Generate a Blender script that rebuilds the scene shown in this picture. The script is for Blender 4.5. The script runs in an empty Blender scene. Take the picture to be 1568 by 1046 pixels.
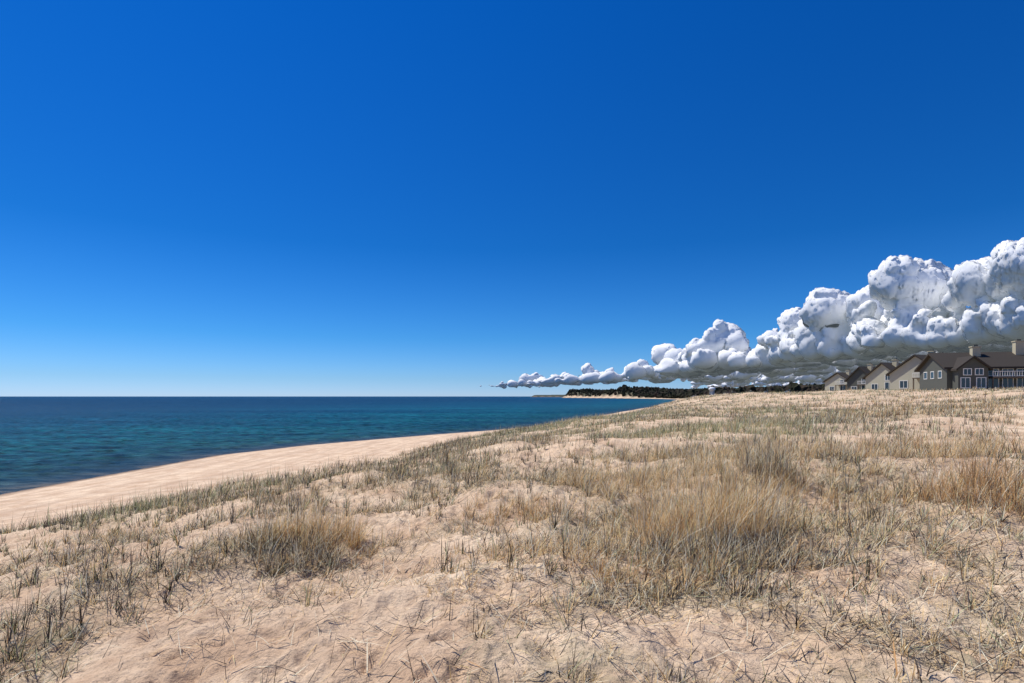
import bpy, bmesh, math
import numpy as np
from mathutils import Vector
rng = np.random.default_rng(7)
R = math.radians
sc = bpy.context.scene

# ------------------------------------------------------------------ noise
def _h(ix, iy, iz, seed):
    a = (ix.astype(np.int64)*374761393 + iy.astype(np.int64)*668265263 + iz*2147483647 + seed*974634777) & 0xFFFFFFFF
    a = ((a ^ (a >> 13))*1274126177) & 0xFFFFFFFF
    a = ((a ^ (a >> 16))*2246822519) & 0xFFFFFFFF
    return ((a ^ (a >> 15)) & 0xFFFFFF)/float(0xFFFFFF)
def _s(t): return t*t*t*(t*(t*6-15)+10)
def n2(x, y, seed=0):
    ix = np.floor(x); iy = np.floor(y); fx = _s(x-ix); fy = _s(y-iy)
    a = _h(ix, iy, 0, seed); b = _h(ix+1, iy, 0, seed); c = _h(ix, iy+1, 0, seed); d = _h(ix+1, iy+1, 0, seed)
    return ((a+(b-a)*fx)*(1-fy)+(c+(d-c)*fx)*fy)*2-1
def fbm2(x, y, o=4, seed=0):
    v = 0; a = .5; s = 0
    for k in range(o):
        c, q = math.cos(k*1.1+.4), math.sin(k*1.1+.4)
        v = v + a*n2(x*c-y*q+k*7.3, x*q+y*c-k*3.1, seed+k); s += a; a *= .5; x = x*2.03; y = y*2.03
    return v/s
def n3(x, y, z, seed=0):
    ix = np.floor(x); iy = np.floor(y); iz = np.floor(z).astype(np.int64)
    fx = _s(x-ix); fy = _s(y-iy); fz = _s(z-iz)
    r = []
    for dz in (0, 1):
        zz = (iz+dz)*912931
        a = _h(ix, iy, zz, seed); b = _h(ix+1, iy, zz, seed); c = _h(ix, iy+1, zz, seed); d = _h(ix+1, iy+1, zz, seed)
        r.append((a+(b-a)*fx)*(1-fy)+(c+(d-c)*fx)*fy)
    return (r[0]+(r[1]-r[0])*fz)*2-1
def ss(t): t = np.clip(t, 0, 1); return t*t*(3-2*t)
def pits(x, y, cell, rad, seed):
    ix = np.floor(x/cell); iy = np.floor(y/cell); v = np.zeros_like(x)
    for dx in (-1, 0, 1):
        for dy in (-1, 0, 1):
            jx = ix+dx; jy = iy+dy
            px = (jx+_h(jx, jy, 0, seed))*cell; py = (jy+_h(jx, jy, 0, seed+1))*cell
            rr = rad*(.5+_h(jx, jy, 0, seed+2)); an = _h(jx, jy, 0, seed+3)*3.14
            ca, sa = np.cos(an), np.sin(an)
            u = (x-px)*ca+(y-py)*sa; w = -(x-px)*sa+(y-py)*ca
            d = np.sqrt((u/1.4)**2+(w/.75)**2)/rr
            v = v + np.where(d < 1.6, -(1-ss(d/1.0)) + .3*np.exp(-((d-1.15)/.2)**2), 0)
    return v

# ------------------------------------------------------------------ coast + terrain
SY = [-5e4, 0, 35, 45, 58, 69, 80, 93, 109, 137, 201, 475, 700, 1000, 1400, 1800, 2500, 2750, 4000, 6000, 9000, 5e4]
SX = [-31, -31, -31, -30.5, -30, -25.6, -18, -9, 2, 14, 36, 134, 222, 322, 347, 302, 204, 330, 700, 160, 1500, 12000]
FY = [-5e4, 0, 22, 27, 30.3, 38.7, 49, 60, 74, 90, 124, 200, 500, 700, 1000, 5e4]
FX = [-22, -22, -19.0, -14.5, -12.3, -11.3, -10.4, -7.2, 1.4, 8.5, 20.8, 44, 152, 240, 340, 1e5]
def shore(Y): return np.interp(Y, SY, SX)
def foot(Y):
    f = np.interp(Y, FY, FX); return np.where(Y > 1000, shore(Y)+20, f)
MOUNDS = [(2.1, 6.1, 1.1, .2), (-2.9, 6.6, 1.0, .22), (6.6, 7.8, 1.3, .26), (.4, 5.2, .8, .1), (4.0, 9.6, 1.2, .14), (-.2, 9.0, 1.5, .12),
          (3.6, 4.6, 1.0, .16), (-.9, 4.4, .7, .1), (.7, 3.7, .5, .1), (30, 34, 9, .5), (48, 50, 10, .5), (22, 40, 8, -.3)]
def ground(X, Y, fine=True):
    wob = 1.1*n2(X*.02+5, Y*.06, 11)*ss((Y-10)/30)
    xs = shore(Y)+wob*.9; xf = foot(Y)+wob*1.2
    b = (X-xs)/np.maximum(xf-xs, 1)
    beach = 1.15*np.clip(b, 0, 1)**.8
    sea = np.maximum(-(xs-X)*.06, -5)
    d = np.maximum(X-xf, 0)
    P = 4.7 + 2.3*ss((X-14)/64)*(1-ss((Y-170)/170))*ss((Y+30)/60)
    z = np.where(b < 0, sea, beach + (P-1.15)*(1-np.exp(-(d/14.)**1.55)))
    land = ss(d/6)
    z = z + land*(.30*fbm2(X/7, Y/7, 3, 3)*(1+ss((Y-30)/80)) + .15*n2(X/2.1, Y/2.1, 21))
    z = z + ss((Y-1300)/500)*ss((X-xs)/50)*(13+8*n2(X/300, Y/300, 9))
    z = z + ss((Y-600)/200)*ss((X-xs-40)/80)*(2+2*n2(X/120, Y/120, 19))*(1-ss((Y-1300)/500))
    for (mx, my, mr, mh) in MOUNDS:
        z = z + mh*np.exp(-((X-mx)**2+(Y-my)**2)/(mr*mr))
    if fine:
        r = np.hypot(X, Y); fade = 1-ss((r-18)/14)
        z = z + fade*land*(.13*fbm2(X/.8, Y/.8, 5, 31) + .042*pits(X, Y, .36, .13, 41) + .02*np.abs(n2(X/.14, Y/.14, 5)))
        bb = ss(b*3)*(1-land)
        z = z + bb*(.05*fbm2(X/1.2, Y/1.2, 3, 33))
    return z
BARE = [(5.6, 4.0, 2.2, .5), (1.2, 3.9, .55, .5), (-.6, 6.3, .9, .6), (35, 42, 12, .45), (20, 21, 4, .5), (50, 55, 10, .45), (14, 13, 3, .5), (9.5, 9.8, 1.3, .5),
        (3, 12.5, 1.2, .4), (-3, 11, 1.3, .4), (-1.5, 4.2, 1.1, .5), (-6, 14, 2, .5), (4, 17, 3, .4)]
def cov(X, Y):
    wob = 1.1*n2(X*.02+5, Y*.06, 11)*ss((Y-10)/30)
    d = X-foot(Y)-wob*1.2 + 1.8*n2(X/1.7, Y/1.7, 51)
    r = np.hypot(X, Y)
    c = .54 + 1.25*fbm2(X/3.5, Y/3.5, 3, 61) + .8*n2(X/.9, Y/.9, 63)*(1-ss((r-20)/40)) + 1.1*ss((r-12)/12)*fbm2(X/8, Y/2.6, 3, 65)
    c = c + .24*ss((r-8)/8)*ss((X+9+Y*.1)/6)+.15*ss((r-90)/100)
    for (bx, by, br, k) in BARE:
        c = c - 1.3*k*np.exp(-((X-bx)**2+(Y-by)**2)/(br*br))
    return np.clip(c, 0.04, 1)*ss((d-.8)/5.0)

# ------------------------------------------------------------------ helpers
def newmat(name):
    m = bpy.data.materials.new(name); m.use_nodes = True
    nt = m.node_tree; nt.nodes.clear()
    out = nt.nodes.new('ShaderNodeOutputMaterial')
    b = nt.nodes.new('ShaderNodeBsdfPrincipled'); nt.links.new(b.outputs[0], out.inputs[0])
    return m, nt, b, out
def N(nt, t, **k):
    n = nt.nodes.new(t)
    for a, v in k.items(): setattr(n, a, v)
    return n
def mixc(nt, f, a, b, blend='MIX'):
    m = nt.nodes.new('ShaderNodeMix'); m.data_type = 'RGBA'; m.blend_type = blend
    for s, v in ((0, f), (6, a), (7, b)):
        if hasattr(v, 'links'): nt.links.new(v, m.inputs[s])
        elif s == 0: m.inputs[0].default_value = v
        else: m.inputs[s].default_value = (*v, 1)
    return m.outputs[2]
def ramp(nt, f, stops, ):
    r = nt.nodes.new('ShaderNodeValToRGB'); e = r.color_ramp.elements
    while len(e) < len(stops): e.new(.5)
    for el, (p, c) in zip(e, stops):
        el.position = p; el.color = (c, c, c, 1) if not hasattr(c, '__len__') else (*c, 1)
    nt.links.new(f, r.inputs[0]); return r.outputs[0]
def math_(nt, op, a, b):
    n = N(nt, 'ShaderNodeMath', operation=op)
    for i, v in ((0, a), (1, b)):
        if hasattr(v, 'links'): nt.links.new(v, n.inputs[i])
        else: n.inputs[i].default_value = v
    return n.outputs[0]
def noise(nt, scale, detail=4, rough=.55, vec=None, out='Fac'):
    n = N(nt, 'ShaderNodeTexNoise'); n.inputs['Scale'].default_value = scale
    n.inputs['Detail'].default_value = detail; n.inputs['Roughness'].default_value = rough
    if vec is not None: nt.links.new(vec, n.inputs['Vector'])
    return n.outputs[out]
def mapping(nt, pos, scale, rot=0):
    mp = N(nt, 'ShaderNodeMapping'); mp.inputs['Scale'].default_value = scale; mp.inputs['Rotation'].default_value = (0, 0, rot); nt.links.new(pos, mp.inputs[0]); return mp.outputs[0]
def fastmesh(name, V, tris=None, quads=None, smooth=True, mat=None, attrs=None, col=None, vec=None):
    me = bpy.data.meshes.new(name)
    nt_ = 0 if tris is None else len(tris); nq = 0 if quads is None else len(quads)
    loops = []
    if nt_: loops.append(np.asarray(tris, np.int32).ravel())
    if nq: loops.append(np.asarray(quads, np.int32).ravel())
    loops = np.concatenate(loops)
    st = np.concatenate([np.arange(nt_)*3, nt_*3+np.arange(nq)*4]).astype(np.int32)
    me.vertices.add(len(V)); me.vertices.foreach_set('co', np.asarray(V, np.float32).ravel())
    me.loops.add(len(loops)); me.loops.foreach_set('vertex_index', loops)
    me.polygons.add(nt_+nq); me.polygons.foreach_set('loop_start', st)
    me.update(calc_edges=True)
    me.polygons.foreach_set('use_smooth', np.full(nt_+nq, smooth))
    for k, v in (attrs or {}).items():
        a = me.attributes.new(k, 'FLOAT', 'POINT'); a.data.foreach_set('value', np.asarray(v, np.float32))
    if vec is not None:
        a = me.attributes.new('sn', 'FLOAT_VECTOR', 'POINT'); a.data.foreach_set('vector', np.asarray(vec, np.float32).ravel())
    if col is not None:
        a = me.attributes.new('Col', 'FLOAT_COLOR', 'POINT')
        c4 = np.ones((len(V), 4), np.float32); c4[:, :3] = col; a.data.foreach_set('color', c4.ravel())
    if mat: me.materials.append(mat)
    ob = bpy.data.objects.new(name, me); sc.collection.objects.link(ob)
    return ob
def polar(front0, front1, step, back, radii):
    a = np.arange(front0, front1, step); b = np.arange(front1, front0+360, back)
    th = np.radians(np.concatenate([a, b])); nA = len(th); nR = len(radii)
    X = np.sin(th)[None, :]*radii[:, None]; Y = np.cos(th)[None, :]*radii[:, None]
    i = np.arange(nR-1)[:, None]; j = np.arange(nA)[None, :]; jn = (j+1) % nA
    q = np.stack([i*nA+j+0*i, (i+1)*nA+j, (i+1)*nA+jn, i*nA+jn+0*j], -1).reshape(-1, 4)
    return X.ravel(), Y.ravel(), q, nA
def geo(a, b, r):
    n = int(math.log(b/a)/math.log(r)); return a*(b/a)**(np.arange(n)/n)

# ------------------------------------------------------------------ ground
radii = np.concatenate([geo(.5, 25, 1.007), geo(25, 600, 1.018), geo(600, 45000, 1.04), [45000.]])
X, Y, q, nA = polar(-60, 60, .14, 4, radii)
Z = ground(X, Y)
veg = cov(X, Y)*(1-ss((np.hypot(X, Y)-2e4)/1e4))
wob = 1.1*n2(X*.02+5, Y*.06, 11)*ss((Y-10)/30)
sd = X-shore(Y)-wob*.9
V = np.stack([X, Y, Z], 1)
V = np.vstack([V, [[0, 0, float(ground(np.array([0.]), np.array([0.]))[0])]]])
c = len(V)-1
tri = np.stack([np.arange(nA), (np.arange(nA)+1) % nA, np.full(nA, c)], 1)[:, ::-1]
m, nt, b, out = newmat('dune_sand')
geoN = N(nt, 'ShaderNodeNewGeometry'); pos = geoN.outputs['Position']
av = N(nt, 'ShaderNodeAttribute', attribute_name='veg').outputs['Fac']
asd = N(nt, 'ShaderNodeAttribute', attribute_name='sd').outputs['Fac']
far = N(nt, 'ShaderNodeAttribute', attribute_name='far').outputs['Fac']
s1 = mixc(nt, ramp(nt, noise(nt, .9, 5, .6, pos), [(.35, 0.), (.65, 1.)]), (.62, .425, .275), (.90, .70, .49))
s2 = mixc(nt, ramp(nt, noise(nt, 9, 5, .75, pos), [(.42, .0), (.66, .5)]), s1, (.42, .28, .18))
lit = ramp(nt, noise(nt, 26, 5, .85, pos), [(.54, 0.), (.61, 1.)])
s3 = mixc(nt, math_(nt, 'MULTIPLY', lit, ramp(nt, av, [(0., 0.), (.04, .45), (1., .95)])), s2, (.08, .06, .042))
th_ = ramp(nt, noise(nt, 2.6, 6, .75, pos), [(.40, 0.), (.60, 1.)])
s4 = mixc(nt, math_(nt, 'MULTIPLY', th_, ramp(nt, av, [(.2, 0.), (1., .6)])), s3, (.32, .28, .17))
fn = mixc(nt, noise(nt, .02, 6, .6, pos), (.035, .042, .028), (.09, .085, .055))
s5 = mixc(nt, far, s4, fn)
sdn = math_(nt, 'ADD', asd, math_(nt, 'MULTIPLY', noise(nt, .5, 4, .6, pos), 1.6))
sdm = N(nt, 'ShaderNodeMapRange'); nt.links.new(sdn, sdm.inputs[0]); sdm.inputs[1].default_value = 0; sdm.inputs[2].default_value = 12
wet = ramp(nt, sdm.outputs[0], [(0., 1.), (.10, 1.), (.20, 0.)])
s6 = mixc(nt, wet, s5, (.17, .12, .085))
bd = ramp(nt, noise(nt, 1.0, 5, .65, mapping(nt, pos, (1.2, .07, 1))), [(.42, 0.), (.66, .6)])
s7 = mixc(nt, math_(nt, 'MULTIPLY', bd, ramp(nt, av, [(0., 1.), (.06, 0.)])), s6, (.46, .32, .22))
nt.links.new(s7, b.inputs['Base Color']); b.inputs['Roughness'].default_value = .95; b.inputs['Specular IOR Level'].default_value = .15
bp = N(nt, 'ShaderNodeBump'); bp.inputs['Strength'].default_value = 1.; bp.inputs['Distance'].default_value = .05
nt.links.new(noise(nt, 12, 6, .7, pos), bp.inputs['Height']); nt.links.new(bp.outputs[0], b.inputs['Normal'])
r_ = np.hypot(V[:, 0], V[:, 1])
farv = np.maximum(ss((r_-450)/300)*ss((np.append(sd, 30)-12)/15), ss((r_-2900)/300))
fastmesh('sand_dune_ground', V, tri, q, True, m, {'veg': np.append(veg, .3), 'sd': np.append(sd, 30), 'far': farv})

# ------------------------------------------------------------------ water
radii = np.concatenate([geo(15, 300, 1.006), geo(300, 2000, 1.02), geo(2000, 60000, 1.06), [60000.]])
X, Y, q, nA = polar(-62, 25, .1, 4, radii)
r_ = np.hypot(X, Y); am = 1-ss((r_-160)/200)
sd = shore(Y)-X
amp = am*ss(sd/10+.15)
ca, sa = math.cos(.3), math.sin(.3); U = X*ca+Y*sa; W = -X*sa+Y*ca
Z = amp*(.16*(1-np.abs(fbm2(U/5, W/2.2, 3, 71)))*2-.22 + .06*n2(U/1.5, W/.8, 75) + .02*n2(U/.5, W/.25, 77))
m, nt, b, out = newmat('lake_water')
pos = N(nt, 'ShaderNodeNewGeometry').outputs['Position']
asd = N(nt, 'ShaderNodeAttribute', attribute_name='sd').outputs['Fac']
lg = math_(nt, 'LOGARITHM', math_(nt, 'MAXIMUM', asd, 1.), 10.)
ad = math_(nt, 'ADD', lg, math_(nt, 'MULTIPLY', noise(nt, 1, 4, .55, mapping(nt, pos, (.004, .03, 1))), .8))
dv = math_(nt, 'DIVIDE', math_(nt, 'SUBTRACT', ad, .15), 4.25)
wc = ramp(nt, dv, [(.06, (.18, .15, .105)), (.16, (.08, .11, .10)), (.30, (.03, .14, .14)), (.46, (.010, .175, .205)), (.55, (.003, .105, .165)), (.63, (.0015, .035, .08)), (.72, (.0008, .009, .030))])
f2 = ramp(nt, noise(nt, 1.0, 3, .55, mapping(nt, pos, (.45, 1.1, 1), -.3)), [(.42, 0.), (.60, .8)])
f3 = ramp(nt, noise(nt, 1.0, 4, .6, mapping(nt, pos, (.05, .30, 1), -.15)), [(.42, 0.), (.60, .7)])
f4 = ramp(nt, noise(nt, 1.0, 4, .6, mapping(nt, pos, (.008, .03, 1))), [(.42, 0.), (.60, .5)])
wc2 = mixc(nt, f2, wc, (.003, .022, .032)); wc3 = mixc(nt, f3, wc2, (.003, .028, .048)); wc4 = mixc(nt, f4, wc3, (.002, .014, .036))  # wave shading painted into the water colour as dark noise streaks
nt.links.new(wc4, b.inputs['Base Color']); b.inputs['Roughness'].default_value = .3; b.inputs['IOR'].default_value = 1.33; b.inputs['Specular IOR Level'].default_value = .05
bp = N(nt, 'ShaderNodeBump'); bp.inputs['Strength'].default_value = 1; bp.inputs['Distance'].default_value = .5
nt.links.new(noise(nt, 1.4, 6, .65, mapping(nt, pos, (.45, 1.1, 1), -.3)), bp.inputs['Height']); nt.links.new(bp.outputs[0], b.inputs['Normal'])
fastmesh('lake_water', np.stack([X, Y, Z], 1), None, q, True, m, {'sd': sd})

# ------------------------------------------------------------------ grass
m, nt, b, out = newmat('dune_grass')
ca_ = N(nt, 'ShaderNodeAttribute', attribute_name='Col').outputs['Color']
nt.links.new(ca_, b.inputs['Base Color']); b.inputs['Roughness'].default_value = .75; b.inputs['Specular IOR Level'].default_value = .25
tr = N(nt, 'ShaderNodeBsdfTranslucent'); nt.links.new(ca_, tr.inputs[0]); mxs = N(nt, 'ShaderNodeMixShader'); mxs.inputs[0].default_value = .30
nt.links.new(b.outputs[0], mxs.inputs[1]); nt.links.new(tr.outputs[0], mxs.inputs[2]); nt.links.new(mxs.outputs[0], out.inputs[0])
grassmat = m
# straw, pale, grey, green, sage, dark brown, rust
PAL = np.array([(.88, .64, .32), (.95, .86, .64), (.17, .145, .125), (.20, .24, .09), (.54, .57, .32), (.04, .03, .025), (.66, .38, .16)])
class Acc:
    def __init__(s): s.V = []; s.T = []; s.C = []; s.n = 0
    def add(s, root, phi, lean, curve, L, w, col, ns):
        n = len(root)
        if n == 0: return
        tw = phi+math.pi/2+rng.normal(0, .6, n)
        wx, wy = np.cos(tw), np.sin(tw)
        p = root.copy(); pts = []; 
        for k in range(ns+1):
            t = k/ns
            if k < ns:
                hw = (w*.5*(1-t*.55))[:, None]
                o = np.stack([wx, wy, 0*wx], 1)*hw
                pts += [p-o, p+o]
            else: pts.append(p.copy())
            a = lean+curve*(t+.5/ns)
            st = (L/ns)[:, None]*np.stack([np.sin(a)*np.cos(phi), np.sin(a)*np.sin(phi), np.cos(a)], 1)
            p = p+st
        nv = 2*ns+1
        Vv = np.stack(pts, 1).reshape(-1, 3)
        t = []
        for k in range(ns-1): a = 2*k; t += [(a, a+1, a+3), (a, a+3, a+2)]
        a = 2*(ns-1); t.append((a, a+1, a+2))
        T = (np.array(t)[None]+(np.arange(n)*nv)[:, None, None]+s.n).reshape(-1, 3)
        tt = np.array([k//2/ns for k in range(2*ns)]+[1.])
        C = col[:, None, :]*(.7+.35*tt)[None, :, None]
        s.V.append(Vv); s.T.append(T); s.C.append(C.reshape(-1, 3)); s.n += n*nv
    def make(s, name):
        print(name, s.n)
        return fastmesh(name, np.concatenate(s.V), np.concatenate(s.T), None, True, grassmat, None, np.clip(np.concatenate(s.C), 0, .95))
def pick(w, n):
    w = np.asarray(w, float); w = w/w.sum(-1, keepdims=True)
    if w.ndim == 1: w = np.tile(w, (n, 1))
    cu = np.cumsum(w, 1); u = rng.random((n, 1))
    k = np.minimum((u > cu).sum(1), 6)
    return PAL[k]*(1+rng.normal(0, .15, (n, 1)))
def tufts(acc, X, Y, nb, spread, L, w, ns, leanm=.35, wts=None, fine=True):
    nb = np.asarray(nb, int); idx = np.repeat(np.arange(len(X)), nb); n = len(idx)
    an = rng.random(n)*6.283; rr = np.abs(rng.normal(0, 1, n))*spread[idx]
    bx = X[idx]+rr*np.cos(an); by = Y[idx]+rr*np.sin(an)
    if fine: z = ground(bx, by)
    else: z = ground(X, Y, False)[idx]
    LL = L[idx]*rng.uniform(.45, 1.15, n)
    phi = np.where(rng.random(n) < .6, an+rng.normal(0, .6, n), rng.normal(.2, .9, n))
    lean = np.abs(rng.normal(leanm, leanm*.8, n)); cur = rng.normal(.4, .6, n)
    W = wts[idx] if wts is not None else None
    acc.add(np.stack([bx, by, z-.02], 1), phi, lean, cur, LL, w[idx]*rng.uniform(.5, 1.3, n), pick(W, n), ns)
def weights(X, Y):
    g = ss(.5+1.3*fbm2(X/9, Y/14, 3, 81)); o = ss(.4+1.2*fbm2(X/5+9, Y/5, 3, 85)); d = ss(.4+1.5*n2(X/2.3, Y/2.3, 87))
    left = 1-ss((X+5)/8)
    md = ss((np.hypot(X, Y)-12)/10)*(1-.6*ss((X-10)/20)*(1-ss((Y-60)/60)))
    return np.stack([.8+1.0*o-.4*md, .7+.5*o, .5+.6*d+.5*left+.2*md, (.05+.6*g)*(.3+1.0*md), (.3+1.5*g)*(.5+1.1*md), .55+.6*d+.7*left+.35*md, .08+.5*o*ss((X-2)/6)], 1)
A = Acc()
n = 15000; r = 16*np.sqrt(rng.random(n)); th = rng.uniform(-1.05, 1.05, n); x, y = r*np.sin(th), r*np.cos(th)
k = (rng.random(n) < cov(x, y)**1.3) & (r > 1.6); x, y = x[k], y[k]; r = r[k]
nr = .55+.45*ss((r-3)/5)
nb = rng.integers(3, 18, len(x)); big = rng.random(len(x)) < .22; nb = np.where(big, nb*2, nb)
tufts(A, x, y, nb, rng.uniform(.012, .07, len(x)), nr*np.where(big, rng.uniform(.2, .48, len(x)), rng.uniform(.06, .26, len(x))), .005+.00035*r, 3, .5, weights(x, y))
n = 3200; r = 3+19*rng.random(n)**.7; th = rng.uniform(-1.0, .9, n); x, y = r*np.sin(th), r*np.cos(th)
k = (x-foot(y) > 4) & (rng.random(n) < np.where(x < 1, .9, .35)) & (n2(x/1.3, y/1.3, 97) > -.2); x, y, r = x[k], y[k], r[k]; n = len(x)
tufts(A, x, y, rng.integers(6, 16, n), rng.uniform(.012, .035, n), rng.uniform(.12, .36, n), .0065+.00035*r, 3, .22, np.tile(np.array([.3, .35, 1.0, .4, .5, 1.7, .1]), (n, 1)))
n = 56000; r = rng.uniform(14, 62, n); th = rng.uniform(-1.0, 1.0, n); x, y = r*np.sin(th), r*np.cos(th)
k = (rng.random(n) < cov(x, y)); x, y, r = x[k], y[k], r[k]
big = rng.random(len(x)) < .22
tufts(A, x, y, rng.integers(4, 12, len(x)), rng.uniform(.02, .12, len(x)), np.where(big, rng.uniform(.45, .75, len(x)), rng.uniform(.15, .42, len(x))), .005+.00042*r, 2, .3, weights(x, y), False)
n = 85000; r = rng.uniform(58, 520, n); th = rng.uniform(-.5, 1.0, n); x, y = r*np.sin(th), r*np.cos(th)
k = (rng.random(n) < cov(x, y)) & (x > shore(y)+4); x, y, r = x[k], y[k], r[k]
tufts(A, x, y, rng.integers(3, 8, len(x)), .1+.0012*r, rng.uniform(.25, .6, len(x))+.0003*r, .01+.00045*r, 2, .3, weights(x, y), False)
A.make('dune_grass')
B = Acc()
def clump(cx, cy, rx, ry, nt_, L, wts, lean=.35, nb=(14, 38)):
    a = rng.random(nt_)*6.283; q_ = np.sqrt(rng.random(nt_))*(1+.25*np.sin(3*a+cx)); x = cx+rx*q_*np.cos(a); y = cy+ry*q_*np.sin(a)
    LL = L*(1-.45*np.minimum(q_, 1.2)**2)*rng.uniform(.45, 1.3, nt_)
    tufts(B, x, y, rng.integers(nb[0], nb[1], nt_), rng.uniform(.03, .09, nt_), LL, np.full(nt_, .006), 4, lean, np.tile(np.array(wts, float), (nt_, 1)))
gold = (1.8, .9, .12, .0, .08, .35, .8); grey = (.6, .85, .8, .02, .15, 1.3, .15); rust = (.9, .5, .25, .02, .08, .6, 1.6)
clump(2.3, 6.9, 1.0, .9, 170, .92, gold); clump(1.9, 5.7, 1.1, .8, 150, .48, grey, .9); clump(1.2, 5.1, .8, .6, 70, .34, gold, .9); clump(2.6, 5.5, .7, .5, 80, .42, grey, .95)
clump(1.6, 4.6, .9, .45, 55, .26, grey, 1.0)
clump(-2.6, 7.3, .8, .6, 90, .58, gold); clump(-2.7, 6.5, .9, .5, 130, .43, grey, .85)
clump(6.7, 7.9, 1.2, 1.1, 150, .74, rust); clump(7.0, 7.0, 1.1, .7, 90, .42, rust, .85); clump(6.3, 6.2, 1.0, .5, 35, .28, grey, 1.0)
clump(.3, 5.8, .9, .8, 70, .34, gold, .7); clump(0., 8.8, 1.3, .7, 60, .4, gold); clump(4.2, 9.6, .5, .5, 25, .8, grey, .2)
clump(3.6, 9.2, 1.6, .8, 80, .55, gold); clump(2.2, 10.5, 1.6, .7, 80, .62, gold); clump(-5.5, 9.5, 1.6, .5, 40, .35, grey)
clump(-.4, 4.6, .5, .4, 20, .22, gold, .8); clump(8.5, 11.5, 2.2, .8, 80, .6, gold)
clump(6.5, 12.5, 2.5, .8, 90, .62, gold); clump(12, 16, 3, 1, 120, .65, rust)
B.make('marram_grass_clump')
D = Acc()
def lying(n, pr_f, Lr, wr, wt, lift=.6):
    r = 1.5+14*rng.random(n)**.7; th = rng.uniform(-1.05, 1.05, n); x, y = r*np.sin(th), r*np.cos(th)
    k = rng.random(n) < pr_f(x, y); x, y = x[k], y[k]; n = len(x)
    L = rng.uniform(*Lr, n); phi = rng.normal(.3, 1.6, n); z = ground(x, y)
    ex = x+L*np.cos(phi); ey = y+L*np.sin(phi); sl = np.arctan2(ground(ex, ey)-z, L)
    D.add(np.stack([x, y, z+.016], 1), phi, math.pi/2-sl-rng.uniform(.02, lift, n), rng.uniform(-.4, .6, n), L, rng.uniform(*wr, n), pick(wt, n), 3)
def prf(x, y):
    pr = np.clip(.2+cov(x, y)*.8+.6*ss((x-2)/3)*ss(n2(x/.6, y/.6, 91)*2), 0, 1)*ss(.7+1.3*n2(x/.45, y/.45, 93))
    for (mx, my, mr) in ((2, 5.6, 1.6), (-2.7, 6.5, 1.3), (6.6, 7, 1.6)): pr = np.maximum(pr, np.exp(-((x-mx)**2+(y-my)**2)/(mr*mr)))
    return pr
lying(130000, prf, (.03, .28), (.003, .008), (.7, .9, .8, .03, .1, 1.8, .15))
lying(12000, lambda x, y: ss(.3+1.8*n2(x/1.1, y/1.1, 99))*(.35+.65*ss((x-1)/3)), (.15, .42), (.006, .010), (.3, .5, .6, 0, 0, 2.6, .1), .35)
D.make('dead_grass_stems')

# ------------------------------------------------------------------ simple materials
def simple(name, c, rough=.8, var=.2, scale=3, spec=.3):
    m, nt, b, out = newmat(name)
    pos = N(nt, 'ShaderNodeNewGeometry').outputs['Position']
    dk = tuple(v*(1-var) for v in c); lt = tuple(min(1, v*(1+var)) for v in c)
    nt.links.new(mixc(nt, noise(nt, scale, 5, .65, pos), dk, lt), b.inputs['Base Color'])
    b.inputs['Roughness'].default_value = rough; b.inputs['Specular IOR Level'].default_value = spec
    return m
def siding(name, c):
    m, nt, b, out = newmat(name)
    pos = N(nt, 'ShaderNodeNewGeometry').outputs['Position']
    sp = N(nt, 'ShaderNodeSeparateXYZ'); nt.links.new(pos, sp.inputs[0])
    fr = math_(nt, 'FRACT', math_(nt, 'MULTIPLY', sp.outputs[2], 5.), 0.)
    ed = ramp(nt, fr, [(0., .4), (.12, 0.), (1., 0.)])
    base = mixc(nt, noise(nt, 1.5, 5, .6, pos), tuple(v*.85 for v in c), c)
    nt.links.new(mixc(nt, ed, base, tuple(v*.4 for v in c)), b.inputs['Base Color']); b.inputs['Roughness'].default_value = .8
    return m
M_cream = siding('cream_siding', (.47, .45, .34)); M_dark = siding('grey_green_siding', (.085, .09, .075))
M_roof = simple('brown_shingle_roof', (.045, .037, .03), .9, .4, 6); M_trim = simple('white_trim', (.72, .72, .68), .6, .06)
M_glass = simple('window_glass', (.03, .045, .06), .08, .2, 1, .6); M_chim = simple('chimney_stucco', (.50, .44, .30), .85, .1)
M_wood = simple('deck_wood', (.14, .11, .08), .85, .3, 8)

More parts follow.
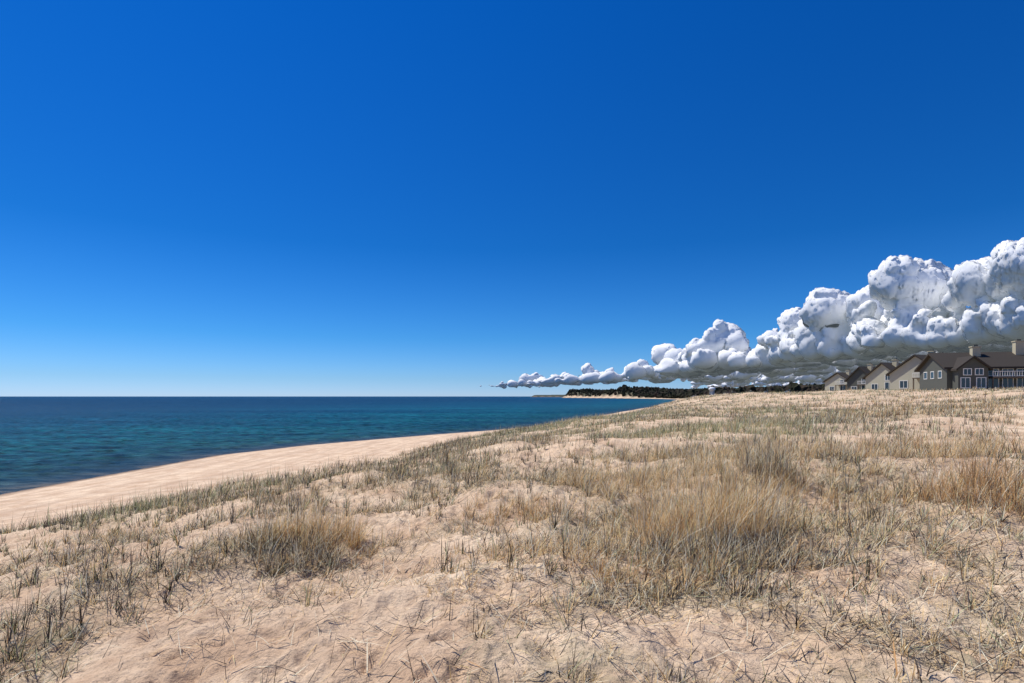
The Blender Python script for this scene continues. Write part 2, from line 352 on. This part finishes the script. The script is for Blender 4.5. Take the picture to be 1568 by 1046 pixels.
class Bld:
    def __init__(s, name, x, y, rot, z=None):
        zz = float(ground(np.array([x]), np.array([y]), False)[0]) if z is None else z
        s.e = bpy.data.objects.new(name, None); s.e.location = (x, y, zz); s.e.rotation_euler = (0, 0, rot); sc.collection.objects.link(s.e); s.p = {}
    def _g(s, part, mat): return s.p.setdefault(part, ([], [], mat))
    def poly(s, part, mat, vs, fs):
        v, f, _ = s._g(part, mat); o = len(v); v += vs; f += [tuple(i+o for i in t) for t in fs]
    def box(s, part, mat, x0, x1, y0, y1, z0, z1):
        s.poly(part, mat, [(x0, y0, z0), (x1, y0, z0), (x1, y1, z0), (x0, y1, z0), (x0, y0, z1), (x1, y0, z1), (x1, y1, z1), (x0, y1, z1)],
               [(3, 2, 1, 0), (4, 5, 6, 7), (0, 1, 5, 4), (1, 2, 6, 5), (2, 3, 7, 6), (3, 0, 4, 7)])
    def gable(s, part, wm, x0, x1, y0, y1, ze, zr, axis='y', over=.55, th=.35, zb=-1.5, roof='roof'):
        if axis == 'y': f = lambda u, v, z: (u, v, z); u0, u1, v0, v1 = x0, x1, y0, y1
        else: f = lambda u, v, z: (v, u, z); u0, u1, v0, v1 = y0, y1, x0, x1
        c = (u0+u1)/2
        vs = [f(u, v, z) for v in (v0, v1) for u, z in ((u0, zb), (u1, zb), (u1, ze), (c, zr), (u0, ze))]
        s.poly(part, wm, vs, [(0, 1, 2, 3, 4), (9, 8, 7, 6, 5), (0, 5, 6, 1), (1, 6, 7, 2), (2, 7, 8, 3), (3, 8, 9, 4), (4, 9, 5, 0)])
        sl = (zr-ze)/(c-u0)
        for sg in (-1, 1):
            ue = c+sg*((u1-u0)/2+over); zE = ze-over*sl+.02; zR = zr+.02
            vs = [f(u, v, z) for v in (v0-over, v1+over) for u, z in ((ue, zE), (c, zR), (c, zR+th), (ue, zE+th))]
            s.poly(roof, M_roof, vs, [(0, 1, 2, 3), (7, 6, 5, 4), (0, 4, 5, 1), (1, 5, 6, 2), (2, 6, 7, 3), (3, 7, 4, 0)])
    def win(s, x, z, w, h, y, face=-1):
        t = .12
        s.box('windows', M_glass, x-w/2, x+w/2, min(y, y+face*.03), max(y, y+face*.03), z, z+h)
        a, b = sorted((y, y+face*.08))
        s.box('window_frames', M_trim, x-w/2-t, x-w/2, a, b, z-t, z+h+t); s.box('window_frames', M_trim, x+w/2, x+w/2+t, a, b, z-t, z+h+t)
        s.box('window_frames', M_trim, x-w/2, x+w/2, a, b, z+h, z+h+t); s.box('window_frames', M_trim, x-w/2, x+w/2, a, b, z-t, z)
        s.box('window_frames', M_trim, x-.04, x+.04, min(y, y+face*.06), max(y, y+face*.06), z, z+h)
    def winx(s, y, z, w, h, x, face):
        a, b = sorted((x, x+face*.03)); s.box('windows', M_glass, a, b, y-w/2, y+w/2, z, z+h); t = .12
        a, b = sorted((x, x+face*.08))
        s.box('window_frames', M_trim, a, b, y-w/2-t, y-w/2, z-t, z+h+t); s.box('window_frames', M_trim, a, b, y+w/2, y+w/2+t, z-t, z+h+t)
        s.box('window_frames', M_trim, a, b, y-w/2, y+w/2, z+h, z+h+t); s.box('window_frames', M_trim, a, b, y-w/2, y+w/2, z-t, z)
    def chim(s, x, y, z0, z1, w=1.3):
        s.box('chimney', M_chim, x-w/2, x+w/2, y-w*.4, y+w*.4, z0, z1)
        s.box('chimney_cap', M_chim, x-w/2-.12, x+w/2+.12, y-w*.4-.12, y+w*.4+.12, z1, z1+.18)
        s.box('chimney_flue', M_dark, x-w*.25, x+w*.25, y-w*.2, y+w*.2, z1+.18, z1+.5)
    def rail(s, x0, x1, y, z):
        s.box('balcony_rail', M_trim, x0, x1, y-.04, y+.04, z+.95, z+1.05); s.box('balcony_rail', M_trim, x0, x1, y-.03, y+.03, z+.12, z+.18)
        k = int((x1-x0)/.35)
        for i in range(k+1):
            xx = x0+(x1-x0)*i/k; s.box('balcony_rail', M_trim, xx-.03, xx+.03, y-.028, y+.028, z+.18, z+.95)
    def deck(s, x0, x1, y0, y1, z):
        s.box('balcony_deck', M_wood, x0, x1, y0, y1, z-.2, z); s.rail(x0, x1, y0+.06, z)
        for xx in (x0+.1, x1-.1): s.box('balcony_posts', M_wood, xx-.1, xx+.1, y0+.15, y0+.35, -1.2, z-.2)
    def done(s):
        for k, (v, f, mt) in s.p.items():
            me = bpy.data.meshes.new(k); me.from_pydata(v, [], f); me.materials.append(mt); me.update()
            o = bpy.data.objects.new(k, me); o.parent = s.e; sc.collection.objects.link(o)
def cottage(x, y, rot, W, D_, ze, zr, z=None, wing=True, wm=None):
    h = Bld('condo_building', x, y, rot, z)
    h.gable('walls', wm or M_cream, -W/2, W/2, 0, D_, ze, zr)
    h.gable('wing_walls', M_dark, W/2-.01, W/2+4.5, 2.2, D_-1, ze*.62, ze*.62+1.6, roof='wing_roof')
    h.win(W/2+2.2, .9, 1.8, 1.5, 2.2)
    h.win(-W*.22, .8, 1.5, 1.5, 0); h.win(W*.2, .8, 1.9, 1.9, 0); h.win(W*.16, 3.3, 1.1, 1.2, 0)
    for yy in (3, 6.5, 10): h.winx(yy, 3.0, 1.3, 1.0, W/2, 1)
    if wing: h.deck(W*.02, W*.42, -1.6, -.01, 2.9)
    h.chim(W*.14, 3.5, zr-2, zr+.9, 1.1); h.chim(W*.05, 9.5, zr-1.5, zr+.7, 1.1)
    h.done()
cottage(86.5, 122, R(-62), 10.5, 15, 3.9, 7.6)
cottage(95, 146, R(-64), 8.6, 14, 4.1, 7.5, wing=False)
cottage(101.5, 166, R(-60), 7.4, 14, 4.3, 7.9, wm=M_dark)
cottage(110.5, 193, R(-66), 9.6, 14, 4.0, 6.8)
h = Bld('condo_building', 79.5, 104, R(-14))
h.gable('walls', M_dark, 0, 38, 0, 11, 4.2, 6.9, 'x', .7)
for x0, x1, ov in ((.8, 5.4, -2.2), (14.5, 20, -2.4), (28, 34, -2.4)):
    h.gable('bay_walls', M_dark, x0, x1, ov, 5.4, 3.9, 5.8, 'y', .5, roof='bay_roof')
    c = (x0+x1)/2; h.win(c-1.2, .5, 1.3, 1.7, ov); h.win(c+1.2, .5, 1.3, 1.7, ov); h.win(c-.9, 2.8, 1.1, 1.0, ov); h.win(c+.9, 2.8, 1.1, 1.0, ov)
for xx in (7.2, 9.4, 11.6, 22, 24.2): h.win(xx, .3, 1.5, 1.9, 0); h.win(xx, 2.7, 1.5, 1.1, 0)
h.deck(6.2, 13.5, -2., -.01, 2.35); h.deck(21, 27, -2., -.01, 2.35)
for yy in (2.5, 5.5, 8.3): h.winx(yy, 2.4, 1.2, 1.2, 0, -1)
h.chim(6.4, 4.2, 4.5, 8.1, 1.3); h.chim(13.4, 4.6, 5, 9.0, 1.3); h.chim(24, 4.6, 5, 8.4, 1.3); h.done()
for (px, yy, w, t) in ((1062, 800, 12, 0), (1120, 740, 16, 1), (1205, 650, 13, 0), (1172, 680, 11, 0), (1150, 700, 9, 1)):
    xx = (px-784)/871*yy
    h = Bld('beach_house', xx, yy, R(-25+30*t)); h.gable('walls', M_cream if t else M_trim, -w/2, w/2, 0, 9, 4.5, 7.5, 'x' if t else 'y')
    for q_ in (-.3, 0, .3): h.win(q_*w, 1, 1.5, 1.6, 0)
    h.chim(w*.2, 4, 5, 8.6); h.done()
wt = Bld('water_tower', 262, 745, 0)
M_tank = simple('tower_paint', (.72, .73, .74), .5, .05)
bm = bmesh.new(); bmesh.ops.create_uvsphere(bm, u_segments=24, v_segments=14, radius=4.4)
for v in bm.verts: v.co.z = v.co.z*.6+14
me = bpy.data.meshes.new('tank'); bm.to_mesh(me); bm.free(); me.materials.append(M_tank); o = bpy.data.objects.new('tank', me); o.parent = wt.e; sc.collection.objects.link(o)
for i in range(4):
    a = i*math.pi/2+.4; cx, cy = 3.2*math.cos(a), 3.2*math.sin(a); wt.box('legs', M_tank, cx-.3, cx+.3, cy-.3, cy+.3, -3, 13)
wt.box('riser_pipe', M_tank, -.8, .8, -.8, .8, -3, 12); wt.done()

# ------------------------------------------------------------------ distant trees
def ico(sub):
    bm = bmesh.new(); bmesh.ops.create_icosphere(bm, subdivisions=sub, radius=1)
    V = np.array([v.co[:] for v in bm.verts]); F = np.array([[v.index for v in f.verts] for f in bm.faces]); bm.free(); return V, F
m, nt, b, out = newmat('tree_foliage')
pos = N(nt, 'ShaderNodeNewGeometry').outputs['Position']; ca_ = N(nt, 'ShaderNodeAttribute', attribute_name='Col').outputs['Color']
nt.links.new(mixc(nt, ramp(nt, noise(nt, .5, 5, .7, pos), [(.35, 0.), (.65, .7)]), ca_, (.012, .014, .009)), b.inputs['Base Color']); b.inputs['Roughness'].default_value = .9; b.inputs['Specular IOR Level'].default_value = .1
V1, F1 = ico(2)
n = 36000; th = rng.uniform(math.atan(.06), 1.02, n); yy = 700+2300*rng.random(n)**1.5; xx = yy*np.tan(th)
front = np.interp(xx/yy, [.07, .25, .31, .4, .6], [1350, 1300, 860, 780, 640])+40*n2(xx/40, yy/200, 3)
k = (xx > shore(yy)+18) & (yy > front) & (yy < front*2.+400) & (xx < 3000); xx, yy = xx[k], yy[k]; n = len(xx); print('trees', n)
zz = ground(xx, yy, False); ht = rng.uniform(7, 12.5, n)*(1+.35*n2(xx/60, yy/60, 5))*(1+.25*n2(xx/18, yy/18, 6)); con = rng.random(n) < .35
rad = np.where(con, ht*.24, ht*.4)
P = V1[None]*(1+.28*rng.normal(0, 1, (n, len(V1), 1)))
t = (P[..., 2:3]+1)/2
P = np.where(con[:, None, None], P*np.concatenate([1.5*(1.05-t), 1.5*(1.05-t), 1+0*t], -1), P)
VV = P*np.stack([rad, rad, ht*.48], 1)[:, None, :] + np.stack([xx, yy, zz+ht*.5], 1)[:, None, :]
FF = (F1[None]+(np.arange(n)*len(V1))[:, None, None]).reshape(-1, 3)
cc = np.array([(.038, .04, .022), (.055, .048, .032), (.065, .048, .036), (.024, .03, .018)])[np.where(con, 3, rng.integers(0, 3, n))]
fastmesh('distant_tree_line', VV.reshape(-1, 3), FF, None, False, m, None, np.repeat(cc, len(V1), 0))

# ------------------------------------------------------------------ clouds
m, nt, b, out = newmat('cloud'); nt.nodes.remove(b)
nrm = N(nt, 'ShaderNodeAttribute', attribute_name='sn').outputs['Vector']
pos = N(nt, 'ShaderNodeNewGeometry').outputs['Position']
df = N(nt, 'ShaderNodeBsdfDiffuse'); df.inputs[0].default_value = (.84, .84, .84, 1); nt.links.new(nrm, df.inputs['Normal'])
em = N(nt, 'ShaderNodeEmission'); em.inputs[0].default_value = (.72, .88, 1.0, 1); em.inputs[1].default_value = .07  # added bluish glow, stands in for light scattered inside the cloud
m1 = N(nt, 'ShaderNodeAddShader'); nt.links.new(df.outputs[0], m1.inputs[0]); nt.links.new(em.outputs[0], m1.inputs[1])
lw = N(nt, 'ShaderNodeLayerWeight'); lw.inputs[0].default_value = .5
wn = math_(nt, 'MULTIPLY', math_(nt, 'SUBTRACT', noise(nt, .012, 6, .7, pos), .5), .7)
fc = math_(nt, 'ADD', lw.outputs['Facing'], wn)
tp = N(nt, 'ShaderNodeBsdfTransparent'); m2 = N(nt, 'ShaderNodeMixShader')
nt.links.new(ramp(nt, fc, [(.66, 0.), (1.0, 1.)]), m2.inputs[0]); nt.links.new(m1.outputs[0], m2.inputs[1]); nt.links.new(tp.outputs[0], m2.inputs[2])
nt.links.new(m2.outputs[0], out.inputs[0])
BASE = 450.
lob = []
def cluster(x, y, top, Rr, n, base=BASE):
    H = top-base
    lob.append((x, y, top-.32*H, .32*H))
    for i in range(n):
        a = rng.random()*6.283; q_ = math.sqrt(rng.random()); hx = Rr*1.15*q_*math.cos(a); hy = Rr*1.5*q_*math.sin(a)
        tp_ = base+H*(1-.75*q_**1.6)*rng.uniform(.6, 1); r = rng.uniform(.16, .42)*min(Rr, H)*(1.1-.4*q_)
        lob.append((x+hx, y+hy, max(tp_-r, base+r*.5), r))
        lob.append((x+hx*.8, y+hy*.8, base+.3*(tp_-base), max(.8*r, .25*H*(1-.5*q_))))
main = [(4700, 4150, 1400), (4226, 4300, 1300), (4030, 4480, 1270), (3950, 4800, 1200), (4005, 5400, 1283), (3627, 5300, 1325), (3887, 6200, 1200), (3683, 6600, 1270), (3800, 7500, 1180),
        (3865, 8500, 1044), (3900, 9500, 800), (3593, 9600, 1290), (3486, 11000, 1100), (3387, 12500, 1080), (3800, 14500, 850), (3600, 16000, 1080), (3000, 17000, 930), (2397, 18000, 1075), (2700, 19500, 950), (2000, 21000, 980),
        (1700, 23000, 1050), (1033, 25000, 1120), (800, 26500, 950), (500, 28000, 1000), (0, 29500, 950), (-500, 31000, 950)]
for i_, (x, y, t_) in enumerate(main): cluster(x, y, t_, .045*y+90, 16)
for i in range(190):
    y = rng.uniform(8500, 32000); px = rng.uniform(1060, 2100)
    cluster((px-784)/871*y, y, rng.uniform(800, 1200)+.25*max(0, min(px, 1500)-1250)*(y/16000), rng.uniform(300, 700)+.014*y, 8)
for i in range(30):
    y = rng.uniform(5200, 9000); px = rng.uniform(1330, 1900); cluster((px-784)/871*y, y, rng.uniform(700, 1150), rng.uniform(250, 500), 10)
K = 4500.
Vi, Fi = ico(2)
VS = []; FS = []; o_ = 0
for (x, y, z, r) in lob:
    s = K/y
    if r*s < 16: continue
    VS.append(Vi*r*s*np.array([1.12, 1.12, .95])+np.array([x*s, math.log(y/K)*K, z*s])); FS.append(Fi+o_); o_ += len(Vi)
ob = fastmesh('cloud_src', np.concatenate(VS), np.concatenate(FS))
md = ob.modifiers.new('r', 'REMESH'); md.mode = 'VOXEL'; md.voxel_size = 12.0
ev = ob.evaluated_get(bpy.context.evaluated_depsgraph_get()); me = ev.to_mesh()
nv = len(me.vertices); P = np.empty(nv*3); me.vertices.foreach_get('co', P); P = P.reshape(-1, 3)
me.calc_loop_triangles(); T = np.empty(len(me.loop_triangles)*3, np.int32); me.loop_triangles.foreach_get('vertices', T); T = T.reshape(-1, 3)
E = np.empty(len(me.edges)*2, np.int32); me.edges.foreach_get('vertices', E); E = E.reshape(-1, 2)
ev.to_mesh_clear(); bpy.data.objects.remove(ob)
print('cloud remesh', nv, 'lobes', len(lob))
deg = np.bincount(E.ravel(), minlength=nv)[:, None].astype(float); deg[deg == 0] = 1
def blur(A_, it):
    for _ in range(it):
        B_ = np.stack([np.bincount(E[:, 0], A_[E[:, 1], k], nv)+np.bincount(E[:, 1], A_[E[:, 0], k], nv) for k in range(3)], 1)
        A_ = .3*A_+.7*B_/deg
    return A_
def unit(A_): return A_/(np.linalg.norm(A_, axis=1, keepdims=True)+1e-9)
def vnorm(P_):
    fn_ = np.cross(P_[T[:, 1]]-P_[T[:, 0]], P_[T[:, 2]]-P_[T[:, 0]])
    N_ = np.stack([sum(np.bincount(T[:, j], fn_[:, k], nv) for j in range(3)) for k in range(3)], 1)
    return unit(N_)
P = blur(P, 8)
Nn = unit(blur(vnorm(P), 4)); Big = unit(blur(Nn, 45))
def bill(P_, lam, seed):
    q_ = P_/lam; w_ = .35*n3(q_[:, 0]*.7+3, q_[:, 1]*.7, q_[:, 2]*.7, seed+50)
    return np.abs(n3(q_[:, 0]+w_, q_[:, 1]-w_, q_[:, 2]+w_, seed))
bzw = BASE/np.exp(P[:, 1]/K); hs_ = np.clip(((P[:, 2]-bzw*.9)/(160)), .12, 1)
for lam, am_, sd_i in ((300, 90, 1), (150, 52, 2), (75, 25, 3)):
    P = P+Nn*((bill(P, lam, 400+sd_i)-.28)*am_*hs_)[:, None]
    Nn = unit(blur(vnorm(P), 3))
Sm = unit(blur(vnorm(P), 6))
P = P+Nn*(((bill(P, 38, 404)-.3)*15+(bill(P, 20, 405)-.3)*9)*hs_)[:, None]
Sn = unit(Sm*.6+Big*.6+vnorm(P)*.2)
yw = K*np.exp(P[:, 1]/K); s = yw/K
Pw = np.stack([P[:, 0]*s, yw, P[:, 2]*s], 1)
bzz = BASE-40+130*fbm2(Pw[:, 0]/900, Pw[:, 1]/900, 2, 7)
Pw[:, 2] = np.where(Pw[:, 2] < bzz, bzz+(Pw[:, 2]-bzz)*.3, Pw[:, 2])
fastmesh('cumulus_cloud_bank', Pw, T, None, True, m, vec=Sn)

# ------------------------------------------------------------------ sky, sun, camera
SAZ, SEL = R(-60), R(58)
w = bpy.data.worlds.new('World'); sc.world = w; w.use_nodes = True; nt = w.node_tree; bg = nt.nodes['Background']
sky = nt.nodes.new('ShaderNodeTexSky'); sky.sky_type = 'NISHITA'; sky.sun_disc = False; sky.sun_elevation = SEL; sky.sun_rotation = SAZ
sky.air_density = 1.0; sky.dust_density = .05; sky.ozone_density = 4.0; sky.altitude = 300
hs = nt.nodes.new('ShaderNodeHueSaturation'); hs.inputs['Saturation'].default_value = 1.15
nt.links.new(sky.outputs[0], hs.inputs['Color'])
tc = nt.nodes.new('ShaderNodeTexCoord'); sp = nt.nodes.new('ShaderNodeSeparateXYZ'); nt.links.new(tc.outputs['Generated'], sp.inputs[0])
tint = ramp(nt, sp.outputs[2], [(0., (.30, .45, .86)), (.03, (.23, .39, .69)), (.10, (.12, .345, .61)), (.25, (.04, .28, .54)), (.6, (.015, .31, .64)), (1., (.25, .45, .65))])
vm = N(nt, 'ShaderNodeVectorMath', operation='MULTIPLY'); nt.links.new(hs.outputs[0], vm.inputs[0]); nt.links.new(tint, vm.inputs[1])
vs = N(nt, 'ShaderNodeVectorMath', operation='SCALE'); nt.links.new(vm.outputs[0], vs.inputs[0]); vs.inputs['Scale'].default_value = 2.0
nt.links.new(vs.outputs[0], bg.inputs[0]); bg.inputs[1].default_value = .09
sd_ = Vector((math.sin(SAZ)*math.cos(SEL), math.cos(SAZ)*math.cos(SEL), math.sin(SEL)))
L = bpy.data.lights.new('sun', 'SUN'); L.energy = 4.9; L.angle = R(.5); L.color = (1, .95, .87)
lo = bpy.data.objects.new('sun', L); lo.rotation_euler = (-sd_).to_track_quat('-Z', 'Y').to_euler(); sc.collection.objects.link(lo)
cam = bpy.data.cameras.new('camera'); cam.lens = 20; cam.sensor_width = 36; cam.shift_y = .0536; cam.clip_start = .1; cam.clip_end = 120000
co = bpy.data.objects.new('camera', cam); co.location = (0, 0, 6.0); co.rotation_euler = (R(90), 0, 0); sc.collection.objects.link(co); sc.camera = co
sc.view_settings.view_transform = 'Standard'; sc.view_settings.look = 'None'; sc.view_settings.exposure = 0
